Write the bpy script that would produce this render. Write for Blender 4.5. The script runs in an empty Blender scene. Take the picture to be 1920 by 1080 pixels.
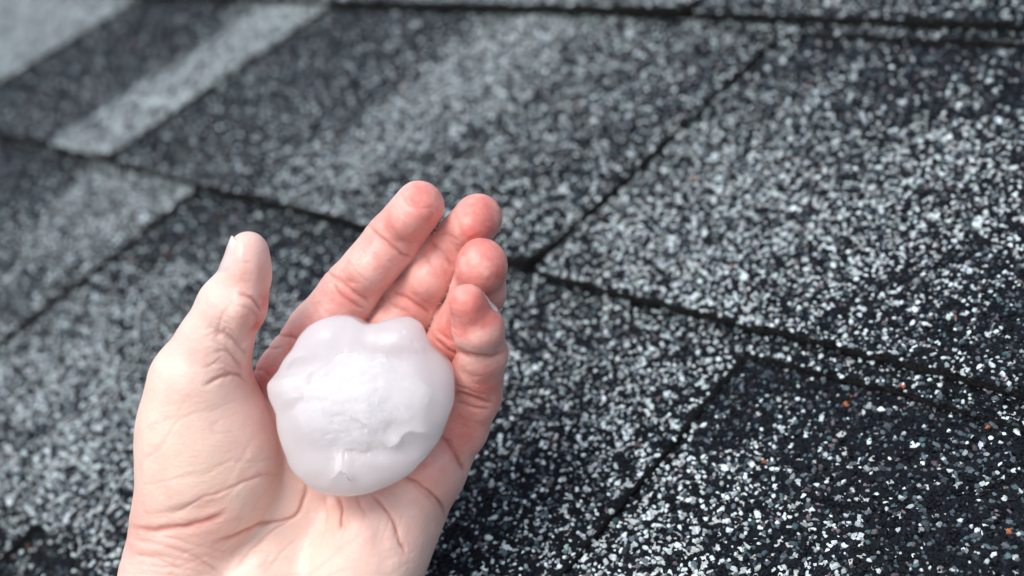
import bpy, math, random
import numpy as np
from mathutils import Matrix, Vector

SC = bpy.context.scene
COL = SC.collection
rng = np.random.default_rng(7)
random.seed(7)

# ------------------------------------------------------------------ camera
# Roof frame: X runs along the courses, Y up the slope, Z is the roof normal.
EXPO = 0.165                                   # metres of shingle showing per course
F_PX = 2096.07                                 # focal length in photograph pixels (1920 wide)
RM = np.array([[0.7109354, 0.6106522, -0.3488191],
               [0.1956220, -0.6481462, -0.7359610],
               [-0.6755020, 0.4549840, -0.5802470]])   # roof -> view (x right, y down, z away)
TV = np.array([-1.12397936, 0.45462463, 2.45119814])   # in exposures
CAM_ROOF = (-RM.T @ TV) * EXPO
PITCH = Matrix.Translation((0, 0, 3.2)) @ Matrix.Rotation(math.radians(17), 4, 'X')
VIEW = Matrix([[RM[0][0], -RM[1][0], -RM[2][0]],
               [RM[0][1], -RM[1][1], -RM[2][1]],
               [RM[0][2], -RM[1][2], -RM[2][2]]]).to_4x4()
CAM_M = PITCH @ Matrix.Translation(CAM_ROOF.tolist()) @ VIEW

cd = bpy.data.cameras.new('camera')
cd.sensor_width = 36.0
cd.lens = F_PX / 1920 * 36.0
cd.clip_start = 0.01
cd.clip_end = 500
cd.dof.use_dof = True
cd.dof.focus_distance = 0.268
cd.dof.aperture_fstop = 8.3
cd.dof.aperture_blades = 0
cam = bpy.data.objects.new('camera', cd)
COL.objects.link(cam)
cam.matrix_world = CAM_M
SC.camera = cam

# ------------------------------------------------------------------ world and sun (overcast)
ldir = (CAM_M.to_3x3() @ Vector((-0.42, 0.62, 0.66))).normalized()
elev = math.asin(ldir.z)
azim = math.atan2(ldir.x, ldir.y)
world = bpy.data.worlds.new('World')
SC.world = world
world.use_nodes = True
wn = world.node_tree.nodes
wl = world.node_tree.links
sky = wn.new('ShaderNodeTexSky')
sky.sky_type = 'NISHITA'
sky.sun_disc = False
sky.sun_elevation = elev
sky.sun_rotation = azim
sky.air_density = 1.0
sky.dust_density = 4.0
sky.ozone_density = 1.0
hs = wn.new('ShaderNodeHueSaturation')
hs.inputs['Saturation'].default_value = 0.62
wl.new(sky.outputs[0], hs.inputs['Color'])
wl.new(hs.outputs[0], wn['Background'].inputs['Color'])
wn['Background'].inputs['Strength'].default_value = 0.15
sd = bpy.data.lights.new('sun', 'SUN')
sd.energy = 1.15
sd.angle = math.radians(30)
sd.color = (1.0, 0.98, 0.95)
sun = bpy.data.objects.new('sun', sd)
COL.objects.link(sun)
sun.rotation_mode = 'QUATERNION'
sun.rotation_quaternion = ldir.to_track_quat('Z', 'Y')
SC.view_settings.view_transform = 'Standard'
SC.view_settings.look = 'None'
SC.view_settings.gamma = 1
SC.view_settings.use_curve_mapping = False
SC.view_settings.exposure = 0.58
SC.cycles.use_denoising = True
SC.cycles.max_bounces = 32
SC.cycles.volume_bounces = 32
SC.cycles.transmission_bounces = 8

# ------------------------------------------------------------------ helpers
HM = np.linalg.inv(np.array([[F_PX, 0, 960], [0, F_PX, 540], [0, 0, 1.0]]) @ np.column_stack([RM[:, 0], RM[:, 1], TV]))


def uv_of(px, py):
    w = HM @ np.array([px, py, 1.0])
    return w[0] / w[2], w[1] / w[2]


def link_mesh(name, verts, faces, mats, parent=None, smooth=False, midx=None, matrix=None):
    me = bpy.data.meshes.new(name)
    faces = np.asarray(faces, dtype=np.int32) if not isinstance(faces, list) else faces
    if isinstance(faces, list):
        me.from_pydata([tuple(v) for v in verts], [], faces)
    else:
        n, k = faces.shape
        me.vertices.add(len(verts))
        me.vertices.foreach_set('co', np.asarray(verts, dtype=np.float32).ravel())
        me.loops.add(n * k)
        me.loops.foreach_set('vertex_index', faces.ravel())
        me.polygons.add(n)
        me.polygons.foreach_set('loop_start', np.arange(0, n * k, k, dtype=np.int32))
        me.polygons.foreach_set('loop_total', np.full(n, k, dtype=np.int32))
        me.update(calc_edges=True)
    for m in mats:
        me.materials.append(m)
    if midx is not None:
        me.polygons.foreach_set('material_index', np.asarray(midx, dtype=np.int32))
    me.polygons.foreach_set('use_smooth', np.full(len(me.polygons), smooth))
    me.update()
    o = bpy.data.objects.new(name, me)
    COL.objects.link(o)
    if parent is not None:
        o.parent = parent
    elif matrix is not None:
        o.matrix_world = matrix
    return o


def new_mat(name):
    m = bpy.data.materials.new(name)
    m.use_nodes = True
    nt = m.node_tree
    return m, nt, nt.nodes['Principled BSDF']


def node(nt, kind, **kw):
    n = nt.nodes.new(kind)
    for k, v in kw.items():
        if k in n.inputs:
            n.inputs[k].default_value = v
        else:
            setattr(n, k, v)
    return n


def vnoise(p, scale, seed=0):
    """cheap trilinear value noise in -1..1 for numpy points (n,3)"""
    a, b = 0.61 + seed * 0.37, 0.83 + seed * 0.21
    ca, sa, cb, sb = math.cos(a), math.sin(a), math.cos(b), math.sin(b)
    rot = np.array([[ca, -sa, 0], [sa, ca, 0], [0, 0, 1]]) @ np.array([[1, 0, 0], [0, cb, -sb], [0, sb, cb]]) @ np.array([[cb, 0, sa], [0, 1, 0], [-sa, 0, cb]])
    q = (p @ rot) / scale + seed * 17.31 + 1000.0
    i = np.floor(q).astype(np.int64)
    f = q - i
    f = f * f * (3 - 2 * f)
    out = np.zeros(len(p))
    for dx in (0, 1):
        for dy in (0, 1):
            for dz in (0, 1):
                h = ((i[:, 0] + dx) * 73856093) ^ ((i[:, 1] + dy) * 19349663) ^ ((i[:, 2] + dz) * 83492791)
                h = (h ^ (h >> 13)) * 1274126177
                v = ((h & 0xFFFF) / 32767.5) - 1.0
                w = (f[:, 0] if dx else 1 - f[:, 0]) * (f[:, 1] if dy else 1 - f[:, 1]) * (f[:, 2] if dz else 1 - f[:, 2])
                out += v * w
    return out


# ------------------------------------------------------------------ materials
def shingle_material():
    m, nt, b = new_mat('granulated_shingle')
    tc = node(nt, 'ShaderNodeTexCoord')
    vo = node(nt, 'ShaderNodeTexVoronoi', Scale=700.0)
    nt.links.new(tc.outputs['Object'], vo.inputs['Vector'])
    sep = node(nt, 'ShaderNodeSeparateColor')
    nt.links.new(vo.outputs['Color'], sep.inputs[0])
    ns = node(nt, 'ShaderNodeTexNoise', Scale=9.0, Detail=2.0)
    nt.links.new(tc.outputs['Object'], ns.inputs['Vector'])
    at = node(nt, 'ShaderNodeAttribute', attribute_name='light')
    lt = node(nt, 'ShaderNodeMath', operation='LESS_THAN')
    nt.links.new(sep.outputs[0], lt.inputs[0])
    nt.links.new(at.outputs['Fac'], lt.inputs[1])
    cr = node(nt, 'ShaderNodeMix', data_type='RGBA')
    cr.inputs['A'].default_value = (0.009, 0.011, 0.014, 1)
    cr.inputs['B'].default_value = (0.42, 0.45, 0.45, 1)
    nt.links.new(lt.outputs[0], cr.inputs['Factor'])
    nt.links.new(cr.outputs['Result'], b.inputs['Base Color'])
    b.inputs['Roughness'].default_value = 0.85
    b.inputs['Specular IOR Level'].default_value = 0.08
    bp = node(nt, 'ShaderNodeBump', Strength=1.0, Distance=0.0008)
    bp.invert = True
    nt.links.new(vo.outputs['Distance'], bp.inputs['Height'])
    nt.links.new(bp.outputs[0], b.inputs['Normal'])
    return m


def edge_material():
    m, nt, b = new_mat('asphalt_cut_edge')
    tc = node(nt, 'ShaderNodeTexCoord')
    ns = node(nt, 'ShaderNodeTexNoise', Scale=900.0, Detail=4.0)
    nt.links.new(tc.outputs['Object'], ns.inputs['Vector'])
    cr = node(nt, 'ShaderNodeValToRGB')
    cr.color_ramp.elements[0].color = (0.006, 0.006, 0.006, 1)
    cr.color_ramp.elements[1].color = (0.045, 0.038, 0.03, 1)
    cr.color_ramp.elements[0].position = 0.45
    cr.color_ramp.elements[1].position = 0.75
    nt.links.new(ns.outputs['Fac'], cr.inputs['Fac'])
    nt.links.new(cr.outputs['Color'], b.inputs['Base Color'])
    b.inputs['Roughness'].default_value = 0.8
    bp = node(nt, 'ShaderNodeBump', Strength=1.0, Distance=0.001)
    nt.links.new(ns.outputs['Fac'], bp.inputs['Height'])
    nt.links.new(bp.outputs[0], b.inputs['Normal'])
    return m


def granule_material():
    m, nt, b = new_mat('stone_granules')
    at = node(nt, 'ShaderNodeAttribute', attribute_name='tint')
    tc = node(nt, 'ShaderNodeTexCoord')
    ns = node(nt, 'ShaderNodeTexNoise', Scale=2500.0, Detail=3.0)
    nt.links.new(tc.outputs['Object'], ns.inputs['Vector'])
    mr = node(nt, 'ShaderNodeMapRange')
    mr.inputs['From Min'].default_value = 0.3
    mr.inputs['From Max'].default_value = 0.7
    mr.inputs['To Min'].default_value = 0.7
    mr.inputs['To Max'].default_value = 1.15
    nt.links.new(ns.outputs['Fac'], mr.inputs['Value'])
    mx = node(nt, 'ShaderNodeVectorMath', operation='SCALE')
    nt.links.new(at.outputs['Color'], mx.inputs[0])
    nt.links.new(mr.outputs[0], mx.inputs['Scale'])
    nt.links.new(mx.outputs[0], b.inputs['Base Color'])
    b.inputs['Roughness'].default_value = 0.5
    b.inputs['Specular IOR Level'].default_value = 0.12
    bp = node(nt, 'ShaderNodeBump', Strength=0.5, Distance=0.0002)
    nt.links.new(ns.outputs['Fac'], bp.inputs['Height'])
    nt.links.new(bp.outputs[0], b.inputs['Normal'])
    return m


M_SHINGLE = shingle_material()
M_EDGE = edge_material()
M_GRAN = granule_material()

# ------------------------------------------------------------------ ground far below and the roof
m_g, nt, b = new_mat('lawn')
ns = node(nt, 'ShaderNodeTexNoise', Scale=3.0, Detail=8.0)
cr = node(nt, 'ShaderNodeValToRGB')
cr.color_ramp.elements[0].color = (0.03, 0.05, 0.02, 1)
cr.color_ramp.elements[1].color = (0.09, 0.10, 0.05, 1)
nt.links.new(ns.outputs['Fac'], cr.inputs['Fac'])
nt.links.new(cr.outputs['Color'], b.inputs['Base Color'])
g = link_mesh('ground', [(-200, -200, 0), (200, -200, 0), (200, 200, 0), (-200, 200, 0)], [(0, 1, 2, 3)], [m_g])
g['kind'] = 'structure'

roof = bpy.data.objects.new('roof', None)
COL.objects.link(roof)
roof.matrix_world = PITCH
roof['kind'] = 'structure'
roof['label'] = 'sloping roof of dark grey laminated asphalt shingles with pale granule bands'

deck_v = [(-3, -2, -0.03), (3, -2, -0.03), (3, 2.6, -0.03), (-3, 2.6, -0.03),
          (-3, -2, -0.006), (3, -2, -0.006), (3, 2.6, -0.006), (-3, 2.6, -0.006)]
deck_f = [(3, 2, 1, 0), (4, 5, 6, 7), (0, 1, 5, 4), (1, 2, 6, 5), (2, 3, 7, 6), (3, 0, 4, 7)]
link_mesh('roof_deck', deck_v, deck_f, [M_SHINGLE], roof)

# tiles: u0, u1 at the butt, slant of each side, course, options, light control points in photograph pixels
TILES = [
    dict(u=(-4.3, -2.575), c=1, sl=(0, 0.06), pts=[(0, 60, .68), (100, 40, .68), (180, 20, .62), (30, 120, .66)]),
    dict(u=(-2.575, -1.13), c=1, sl=(0.06, 0.05), pts=[
        (0, 200, .1), (150, 150, .12), (300, 60, .08), (60, 240, .14), (350, 20, .08), (230, 60, .08), (160, 200, .16),
        (60, 160, .12), (250, 130, .14), (340, 70, .12), (90, 262, .16),
        (140, 262, .66), (220, 225, .7), (300, 175, .72), (370, 120, .72), (440, 75, .72), (520, 40, .68), (210, 290, .62),
        (480, 20, .68), (330, 200, .66), (500, 75, .66)]),
    dict(u=(-1.13, 0.795), c=1, sl=(0.05, 0.045), strip=(2.9, 0.962), pts=[
        (300, 260, .14), (400, 200, .15), (500, 130, .15), (620, 60, .12), (400, 330, .25), (500, 345, .28), (500, 260, .2),
        (650, 180, .2), (700, 60, .15), (790, 40, .16), (580, 230, .18), (440, 300, .2),
        (600, 370, .46), (680, 310, .54), (780, 200, .58), (870, 120, .6), (950, 50, .6), (820, 230, .52), (720, 260, .56),
        (750, 330, .32), (880, 300, .35), (1000, 200, .35), (1100, 120, .33), (1200, 50, .28), (1350, 80, .22),
        (1200, 200, .26), (1050, 350, .3), (950, 430, .35), (1300, 150, .22), (1700, 60, .15), (1900, 60, .15)]),
    dict(u=(0.795, 3.2), c=1, sl=(0.045, 0), pts=[
        (1500, 90, .1), (1700, 100, .08), (1900, 110, .1), (1600, 170, .16), (1800, 170, .18), (1450, 170, .3),
        (1400, 250, .42), (1550, 250, .38), (1750, 250, .36), (1900, 250, .28), (1250, 350, .46), (1450, 350, .5),
        (1650, 330, .46), (1850, 350, .4), (1100, 470, .46), (1300, 450, .5), (1500, 480, .44), (1700, 450, .36),
        (1900, 450, .25), (1400, 560, .42), (1600, 600, .28), (1750, 550, .26), (1900, 620, .16), (1800, 680, .2)]),
    dict(u=(-2.9, -0.58), c=0, sl=(0, -0.02), pts=[
        (0, 300, .08), (80, 310, .08), (30, 350, .1), (100, 340, .14), (0, 400, .2), (40, 390, .22),
        (170, 330, .56), (300, 360, .56), (200, 400, .56), (100, 450, .52), (220, 470, .46), (60, 440, .48),
        (60, 520, .32), (0, 600, .3), (120, 540, .32), (0, 500, .3)]),
    dict(u=(-0.58, 1.33), c=0, gap=0.005, sl=(-0.02, 0.01), strip=(3.4, 0.955), pts=[
        (380, 400, .1), (500, 430, .12), (620, 440, .12), (340, 440, .15), (500, 520, .28), (250, 560, .42), (330, 520, .34),
        (150, 650, .56), (50, 750, .6), (100, 850, .58), (200, 900, .46), (220, 1050, .4), (0, 850, .46), (500, 650, .4),
        (980, 560, .3), (1100, 570, .32), (1250, 600, .32), (1000, 700, .36), (1200, 700, .46), (1350, 630, .36),
        (1150, 800, .42), (950, 850, .28), (1000, 950, .25), (900, 1000, .16), (1080, 900, .36), (850, 1060, .18),
        (1000, 1040, .3), (1500, 670, .24), (1700, 720, .24), (1900, 770, .24)]),
    dict(u=(1.33, 3.6), c=0, sl=(0.01, 0), pts=[
        (1420, 680, .05), (1600, 740, .08), (1800, 790, .1), (1900, 850, .14), (1350, 780, .12), (1500, 850, .13),
        (1650, 850, .13), (1250, 880, .42), (1350, 900, .36), (1180, 980, .46), (1400, 950, .36), (1550, 960, .28),
        (1250, 1050, .46), (1500, 1050, .3), (1700, 950, .08), (1800, 1000, .1), (1900, 1000, .1), (1750, 1070, .12)]),
    dict(u=(-2.3, 0.14), c=-1, sl=(0, 0.02), pts=[(0, 950, .34), (40, 970, .3)]),
    dict(u=(0.14, 2.6), c=-1, sl=(0.02, 0), pts=[(60, 1040, .1), (130, 1040, .18), (0, 1070, .14), (160, 1070, .12)]),
    dict(u=(-3.6, -1.5), c=2, sl=(0.0, 0.02), pts=[(300, 0, .3)]),
    dict(u=(-1.5, 0.55), c=2, sl=(0.02, 0.02), pts=[(700, 0, .4), (1000, 0, .42), (1200, 10, .4)]),
    dict(u=(0.55, 3.0), c=2, sl=(0.02, 0), pts=[(1400, 5, .2), (1600, 15, .2), (1900, 30, .2)]),
]
# cheaper surrounding courses outside the picture
for c, us in ((2, [(-5.8, -3.6), (3.0, 5.4)]), (1, [(-6.2, -4.3), (3.2, 5.2)]), (0, [(-5.2, -2.9), (3.6, 5.6)]),
              (-1, [(-4.6, -2.3), (2.6, 4.9)]), (-2, [(-5.2, -3.0), (-3.0, -0.9), (-0.9, 1.1), (1.1, 3.2), (3.2, 5.0)]),
              (-3, [(-4.8, -2.5), (-2.5, -0.3), (-0.3, 1.9), (1.9, 4.1)]),
              (3, [(-6.0, -3.9), (-3.9, -1.9), (-1.9, 0.1), (0.1, 2.3), (2.3, 4.4)]),
              (4, [(-5.5, -3.1), (-3.1, -1.0), (-1.0, 1.2), (1.2, 3.5)]),
              (5, [(-6.0, -3.9), (-3.9, -1.9), (-1.9, 0.1), (0.1, 2.3), (2.3, 4.4)])):
    for a in us:
        TILES.append(dict(u=a, c=c, sl=(0, 0), pts=[], far=True))

H_BUTT, H_SIDE = 0.0072, 0.0024


def lightness(T, u, v):
    if not T['pts']:
        return np.clip(0.26 + 0.2 * np.sin(u * 3.1 + T['c'] * 2.0), 0.08, 0.5)
    q = np.array([(*uv_of(a, b), l) for a, b, l in T['pts']])
    d = ((u[:, None] - q[None, :, 0]) * 1.3) ** 2 + ((v[:, None] - q[None, :, 1]) * 0.8) ** 2
    w = 1.0 / (d + 0.0006) ** 2
    return (w * q[None, :, 2]).sum(1) / w.sum(1)


def tile_top(T, u, v):
    """height of a tile's upper face in metres"""
    u0, u1 = T['u']
    s = np.clip((u - u0) / (u1 - u0), 0, 1)
    p = np.column_stack([u * EXPO, v * EXPO, np.zeros_like(u)])
    wob = vnoise(p, 0.05, T['c'] + 3) * 0.00035 + vnoise(p, 0.018, T['c'] + 8) * 0.00012
    if 'strip' in T:
        wob = wob + 0.0009 * np.clip((u - u1) / 0.08, 0, 1)
    return H_BUTT * (1 - (v - T['c'])) - H_BUTT + 0.0010 + H_SIDE * s ** 1.5 + wob


def side_shift(T, u, v):
    u0, u1 = T['u']
    f = np.clip((u - u0) / (u1 - u0), 0, 1)
    p0 = np.column_stack([np.full_like(u, u0 * 3.3), v * EXPO, np.zeros_like(u)])
    p1 = np.column_stack([np.full_like(u, u1 * 3.3), v * EXPO, np.zeros_like(u)])
    n0 = T['sl'][0] * (v - T['c']) + 0.006 * vnoise(p0, 0.014, 1) + 0.0035 * vnoise(p0, 0.004, 2)
    n1 = -T.get('gap', 0.007) + T['sl'][1] * (v - T['c']) + 0.006 * vnoise(p1, 0.014, 1) + 0.0035 * vnoise(p1, 0.004, 2)
    return n0 * (1 - f) + n1 * f


def v_low(T, u):
    u0, u1 = T['u']
    c = T['c']
    R = 0.07
    p = np.column_stack([u * EXPO, np.full_like(u, c * 3.1), np.zeros_like(u)])
    v = c + 0.006 * vnoise(p, 0.06, 4) + 0.003 * vnoise(p, 0.009, 5) + 0.004 * vnoise(p, 0.003, 6)
    # rounded lower right corner
    d = np.clip(1 - (u1 - u) / R, 0, 1)
    v = v + np.where(u <= u1, R * (1 - np.sqrt(np.clip(1 - d ** 2, 0, 1))), 0)
    if 'strip' in T:
        st = c + T['strip'][1] + 0.004 * vnoise(p, 0.012, 9) + 0.003 * vnoise(p, 0.004, 6)
        d2 = np.clip(1 - (u - u1) / R, 0, 1)
        st = st - 0.3 * R * (1 - np.sqrt(np.clip(1 - d2 ** 2, 0, 1)))
        v = np.where(u > u1, st, v)
    return v


ICO_T = (1 + 5 ** 0.5) / 2
ICO_V = np.array([(-1, ICO_T, 0), (1, ICO_T, 0), (-1, -ICO_T, 0), (1, -ICO_T, 0), (0, -1, ICO_T), (0, 1, ICO_T),
                  (0, -1, -ICO_T), (0, 1, -ICO_T), (ICO_T, 0, -1), (ICO_T, 0, 1), (-ICO_T, 0, -1), (-ICO_T, 0, 1)])
ICO_V /= np.linalg.norm(ICO_V[0])
ICO_F = np.array([(0, 11, 5), (0, 5, 1), (0, 1, 7), (0, 7, 10), (0, 10, 11), (1, 5, 9), (5, 11, 4), (11, 10, 2), (10, 7, 6),
                  (7, 1, 8), (3, 9, 4), (3, 4, 2), (3, 2, 6), (3, 6, 8), (3, 8, 9), (4, 9, 5), (2, 4, 11), (6, 2, 10),
                  (8, 6, 7), (9, 8, 1)])
OCT_V = np.array([(1, 0, 0), (-1, 0, 0), (0, 1, 0), (0, -1, 0), (0, 0, 1), (0, 0, -1.0)])
OCT_F = np.array([(0, 2, 4), (2, 1, 4), (1, 3, 4), (3, 0, 4), (2, 0, 5), (1, 2, 5), (3, 1, 5), (0, 3, 5)])


def rock_set(base, n, jit):
    out = []
    for _ in range(n):
        v = base * (1 + rng.uniform(-jit, jit, (len(base), 1)))
        v = v + rng.normal(0, jit * 0.35, v.shape)
        # chop with random planes for flat crushed faces
        for _k in range(4):
            nrm = rng.normal(size=3)
            nrm /= np.linalg.norm(nrm)
            d = v @ nrm
            cut = rng.uniform(0.45, 0.75)
            v = v - np.clip(d - cut, 0, None)[:, None] * nrm
        out.append(v)
    return np.array(out)


ROCKS = rock_set(ICO_V, 40, 0.28)
PEBBLES = rock_set(OCT_V, 24, 0.25)


def euler_mats(n):
    a = rng.uniform(0, 2 * np.pi, n)
    tx = rng.normal(0, 0.35, n)
    ty = rng.normal(0, 0.35, n)
    ca, sa, cx, sx, cy, sy = np.cos(a), np.sin(a), np.cos(tx), np.sin(tx), np.cos(ty), np.sin(ty)
    z = np.zeros(n)
    o = np.ones(n)
    Rz = np.array([[ca, -sa, z], [sa, ca, z], [z, z, o]]).transpose(2, 0, 1)
    Rx = np.array([[o, z, z], [z, cx, -sx], [z, sx, cx]]).transpose(2, 0, 1)
    Ry = np.array([[cy, z, sy], [z, o, z], [-sy, z, cy]]).transpose(2, 0, 1)
    return Rx @ Ry @ Rz


def tints(p):
    n = len(p)
    r = rng.random(n)
    k = rng.random(n)
    c = np.empty((n, 3))
    # dark navy / charcoal grains
    base = 0.0035 + 0.010 * rng.random(n) ** 1.8
    c[:] = base[:, None] * np.array([0.72, 1.0, 1.6])
    m = k > 0.81
    c[m] = (0.035 + 0.11 * rng.random(m.sum()))[:, None] * np.array([0.78, 1.0, 1.2])
    m = (k > 0.70) & (k < 0.745)
    c[m] = (0.06 + 0.1 * rng.random(m.sum()))[:, None] * np.array([0.55, 1.0, 1.12])
    m = (k > 0.745) & (k < 0.775)
    c[m] = (0.06 + 0.09 * rng.random(m.sum()))[:, None] * np.array([1.1, 0.92, 1.05])
    m = (k > 0.775) & (k < 0.776)
    c[m] = np.array([0.36, 0.12, 0.05]) * (0.6 + 0.6 * rng.random((m.sum(), 1)))
    m = r < p
    q = 0.20 + 0.68 * rng.random(m.sum()) ** 0.8
    c[m] = q[:, None] * (np.array([0.83, 0.97, 1.0]) + rng.normal(0, 0.025, (m.sum(), 3)))
    return c


def scatter(T, spacing, far_spacing):
    u0, u1 = T['u']
    c = T['c']
    us = u1 if 'strip' not in T else T['strip'][0]
    res = []
    for kind, sp in ((0, spacing), (1, far_spacing)):
        s = sp / EXPO
        nu = int((min(us, 2.7) - max(u0, -4.2)) / s)
        nv = int(1.03 / (s * 0.87))
        if nu <= 0:
            continue
        jj, ii = np.meshgrid(np.arange(nu), np.arange(nv))
        u = max(u0, -4.2) + (ii % 2 * 0.5 + jj) * s
        v = c - 0.01 + ii * s * 0.87
        u = (u + rng.uniform(-.42, .42, u.shape) * s).ravel()
        v = (v + rng.uniform(-.42, .42, v.shape) * s).ravel()
        keep = (v > v_low(T, u) - 0.003) & (v < c + 1.02)
        u, v = u[keep], v[keep]
        P = np.column_stack([u, v, np.zeros_like(u)])
        q = P @ RM.T + TV
        z = q[:, 2] * EXPO
        px = 960 + F_PX * q[:, 0] / q[:, 2]
        py = 540 + F_PX * q[:, 1] / q[:, 2]
        ok = (px > -300) & (px < 2300) & (py > -120) & (py < 1700) & (z > 0.05)
        fine = (z <= 0.36) & (px > -80) & (px < 2000) & (py < 1160)
        ok &= fine if kind == 0 else ~fine
        res.append((kind, u[ok], v[ok], sp))
    return res


def granules_for(T, tile):
    V, Fc, Cc = [], [], []
    base = 0
    for kind, u, v, sp in scatter(T, 0.00120, 0.00135):
        n = len(u)
        if n == 0:
            continue
        du = side_shift(T, u, v)
        z = tile_top(T, u, v)
        pos = np.column_stack([(u + du) * EXPO, v * EXPO, z])
        p = lightness(T, u, v)
        # clumping of pale grains
        p = np.clip(0.82 * p ** 1.08 * (1 + 0.45 * vnoise(pos, 0.006, 21) + 0.35 * vnoise(pos, 0.0025, 22)), 0, 0.85)
        col = tints(p)
        S = ROCKS if kind == 0 else PEBBLES
        F = ICO_F if kind == 0 else OCT_F
        idx = rng.integers(0, len(S), n)
        size = sp * np.exp(rng.normal(-0.55, 0.30, n))
        size = np.clip(size, 0.25 * sp, 0.95 * sp)
        sc = np.column_stack([size * rng.uniform(0.8, 1.35, n), size * rng.uniform(0.7, 1.05, n), size * rng.uniform(0.5, 0.8, n)])
        vv = S[idx] * sc[:, None, :]
        vv = np.einsum('nij,nkj->nki', euler_mats(n), vv)
        pos[:, 2] += size * rng.uniform(-0.25, 0.5, n)
        vv = vv + pos[:, None, :]
        k = S.shape[1]
        V.append(vv.reshape(-1, 3))
        Fc.append((F[None] + (np.arange(n) * k)[:, None, None]).reshape(-1, 3) + base)
        Cc.append(np.repeat(col, k, axis=0))
        base += n * k
    if not V:
        return
    V = np.concatenate(V)
    Fc = np.concatenate(Fc)
    Cc = np.concatenate(Cc)
    o = link_mesh('granules', V, Fc, [M_GRAN], tile)
    at = o.data.attributes.new('tint', 'FLOAT_COLOR', 'POINT')
    at.data.foreach_set('color', np.column_stack([Cc, np.ones(len(Cc))]).astype(np.float32).ravel())
    o['kind'] = 'stuff'


def build_tile(T):
    u0, u1 = T['u']
    c = T['c']
    far = T.get('far', False)
    us = u1 if 'strip' not in T else T['strip'][0]
    step = 0.02 if far else 0.0075
    uu = np.linspace(u0, us, int((us - u0) / step) + 1)
    if 'strip' in T:
        uu = np.sort(np.concatenate([uu, [u1 - 1e-4, u1 + 1e-4]]))
    nr = 4 if far else 60
    lo = v_low(T, uu)
    hi = np.full_like(uu, c + 1.03)
    t = np.linspace(0, 1, nr) ** 1.0
    U = np.repeat(uu, nr)
    Vv = (lo[:, None] * (1 - t) + hi[:, None] * t).ravel()
    Z = tile_top(T, U, Vv)
    X = (U + side_shift(T, U, Vv)) * EXPO
    top = np.column_stack([X, Vv * EXPO, Z])
    n = len(uu)
    idx = np.arange(n * nr).reshape(n, nr)
    a, b_, c_, d = idx[:-1, :-1].ravel(), idx[1:, :-1].ravel(), idx[1:, 1:].ravel(), idx[:-1, 1:].ravel()
    faces = [np.column_stack([a, b_, c_, d])]
    ntop = len(faces[0])
    loop = np.concatenate([idx[:, 0], idx[-1, 1:], idx[::-1, -1][1:], idx[0, ::-1][1:-1]])
    zb = 3 if not far else 2
    verts = [top]
    tg = np.roll(top[loop, :2], -2, axis=0) - np.roll(top[loop, :2], 2, axis=0)
    inward = np.column_stack([-tg[:, 1], tg[:, 0]]) / (np.linalg.norm(tg, axis=1, keepdims=True) + 1e-9)
    prev = loop
    tot = len(top)
    for k in range(1, zb):
        w = top[loop].copy()
        w[:, 2] -= (0.0022, 0.010)[k - 1] if zb == 3 else 0.010
        if zb == 3:
            w[:, :2] += inward * (0.0001, 0.0030)[k - 1] + rng.normal(0, 0.00013, (len(w), 2)) * (k == 1)
        cur = np.arange(tot, tot + len(loop))
        verts.append(w)
        tot += len(loop)
        faces.append(np.column_stack([prev, cur, np.roll(cur, -1), np.roll(prev, -1)]))
        prev = cur
    V = np.concatenate(verts)
    Fq = np.concatenate(faces)
    mi = np.zeros(len(Fq), dtype=np.int32)
    mi[ntop:] = 1
    o = link_mesh('shingle', V, Fq, [M_SHINGLE, M_EDGE], roof, midx=mi)
    at = o.data.attributes.new('light', 'FLOAT', 'POINT')
    L = np.full(len(V), 0.2)
    L[:len(top)] = lightness(T, U, Vv) * (1.0 if far else 0.35)
    at.data.foreach_set('value', L.astype(np.float32))
    if not far or (c in (-2, -1) and u0 < 2.5 and u1 > -1):
        granules_for(T, o)


for T in TILES:
    build_tile(T)

# ------------------------------------------------------------------ hand
D0 = 272.0    # mm from the lens plane to the palm; z below is millimetres nearer than that


def cp(px, py, z):
    D = D0 - z
    return np.array([(px - 960) / F_PX * D, -(py - 540) / F_PX * D, -D])


def cr_(r, z):
    return r / F_PX * (D0 - z)


def smin(a, b, k):
    h = np.clip(0.5 + 0.5 * (b - a) / k, 0, 1)
    return b * (1 - h) + a * h - k * h * (1 - h)


def chain(pts):
    """round cone chain from (px,py,z,rpx)"""
    out = []
    for a, b in zip(pts[:-1], pts[1:]):
        out.append(('cone', cp(*a[:3]), cp(*b[:3]), cr_(a[3], a[2]), cr_(b[3], b[2])))
    return out


def ell(px, py, z, rx, ry, rz, rot=0.0):
    return ('ell', cp(px, py, z), np.array([cr_(rx, z), cr_(ry, z), rz]), math.radians(rot))


def prim(P, p):
    if p[0] == 'cone':
        _, a, b, ra, rb = p
        ba = b - a
        L2 = ba @ ba
        d = P - a
        t = np.clip((d @ ba) / L2, 0, 1)
        # shift t for a true round cone
        L = math.sqrt(L2)
        perp = np.sqrt(np.maximum((d * d).sum(-1) - (d @ ba) ** 2 / L2, 0))
        t = np.clip((d @ ba) / L2 + perp / L * (rb - ra) / L * 1.0, 0, 1)
        q = d - t[..., None] * ba
        return np.sqrt((q * q).sum(-1)) - (ra + (rb - ra) * t)
    _, c, r, rot = p
    d = P - c
    cs, sn = math.cos(rot), math.sin(rot)
    x = d[..., 0] * cs + d[..., 1] * sn
    y = -d[..., 0] * sn + d[..., 1] * cs
    q = np.stack([x / r[0], y / r[1], d[..., 2] / r[2]], -1)
    k0 = np.sqrt((q * q).sum(-1))
    q2 = np.stack([x / r[0] ** 2, y / r[1] ** 2, d[..., 2] / r[2] ** 2], -1)
    k1 = np.sqrt((q2 * q2).sum(-1)) + 1e-9
    return k0 * (k0 - 1) / k1


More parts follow.
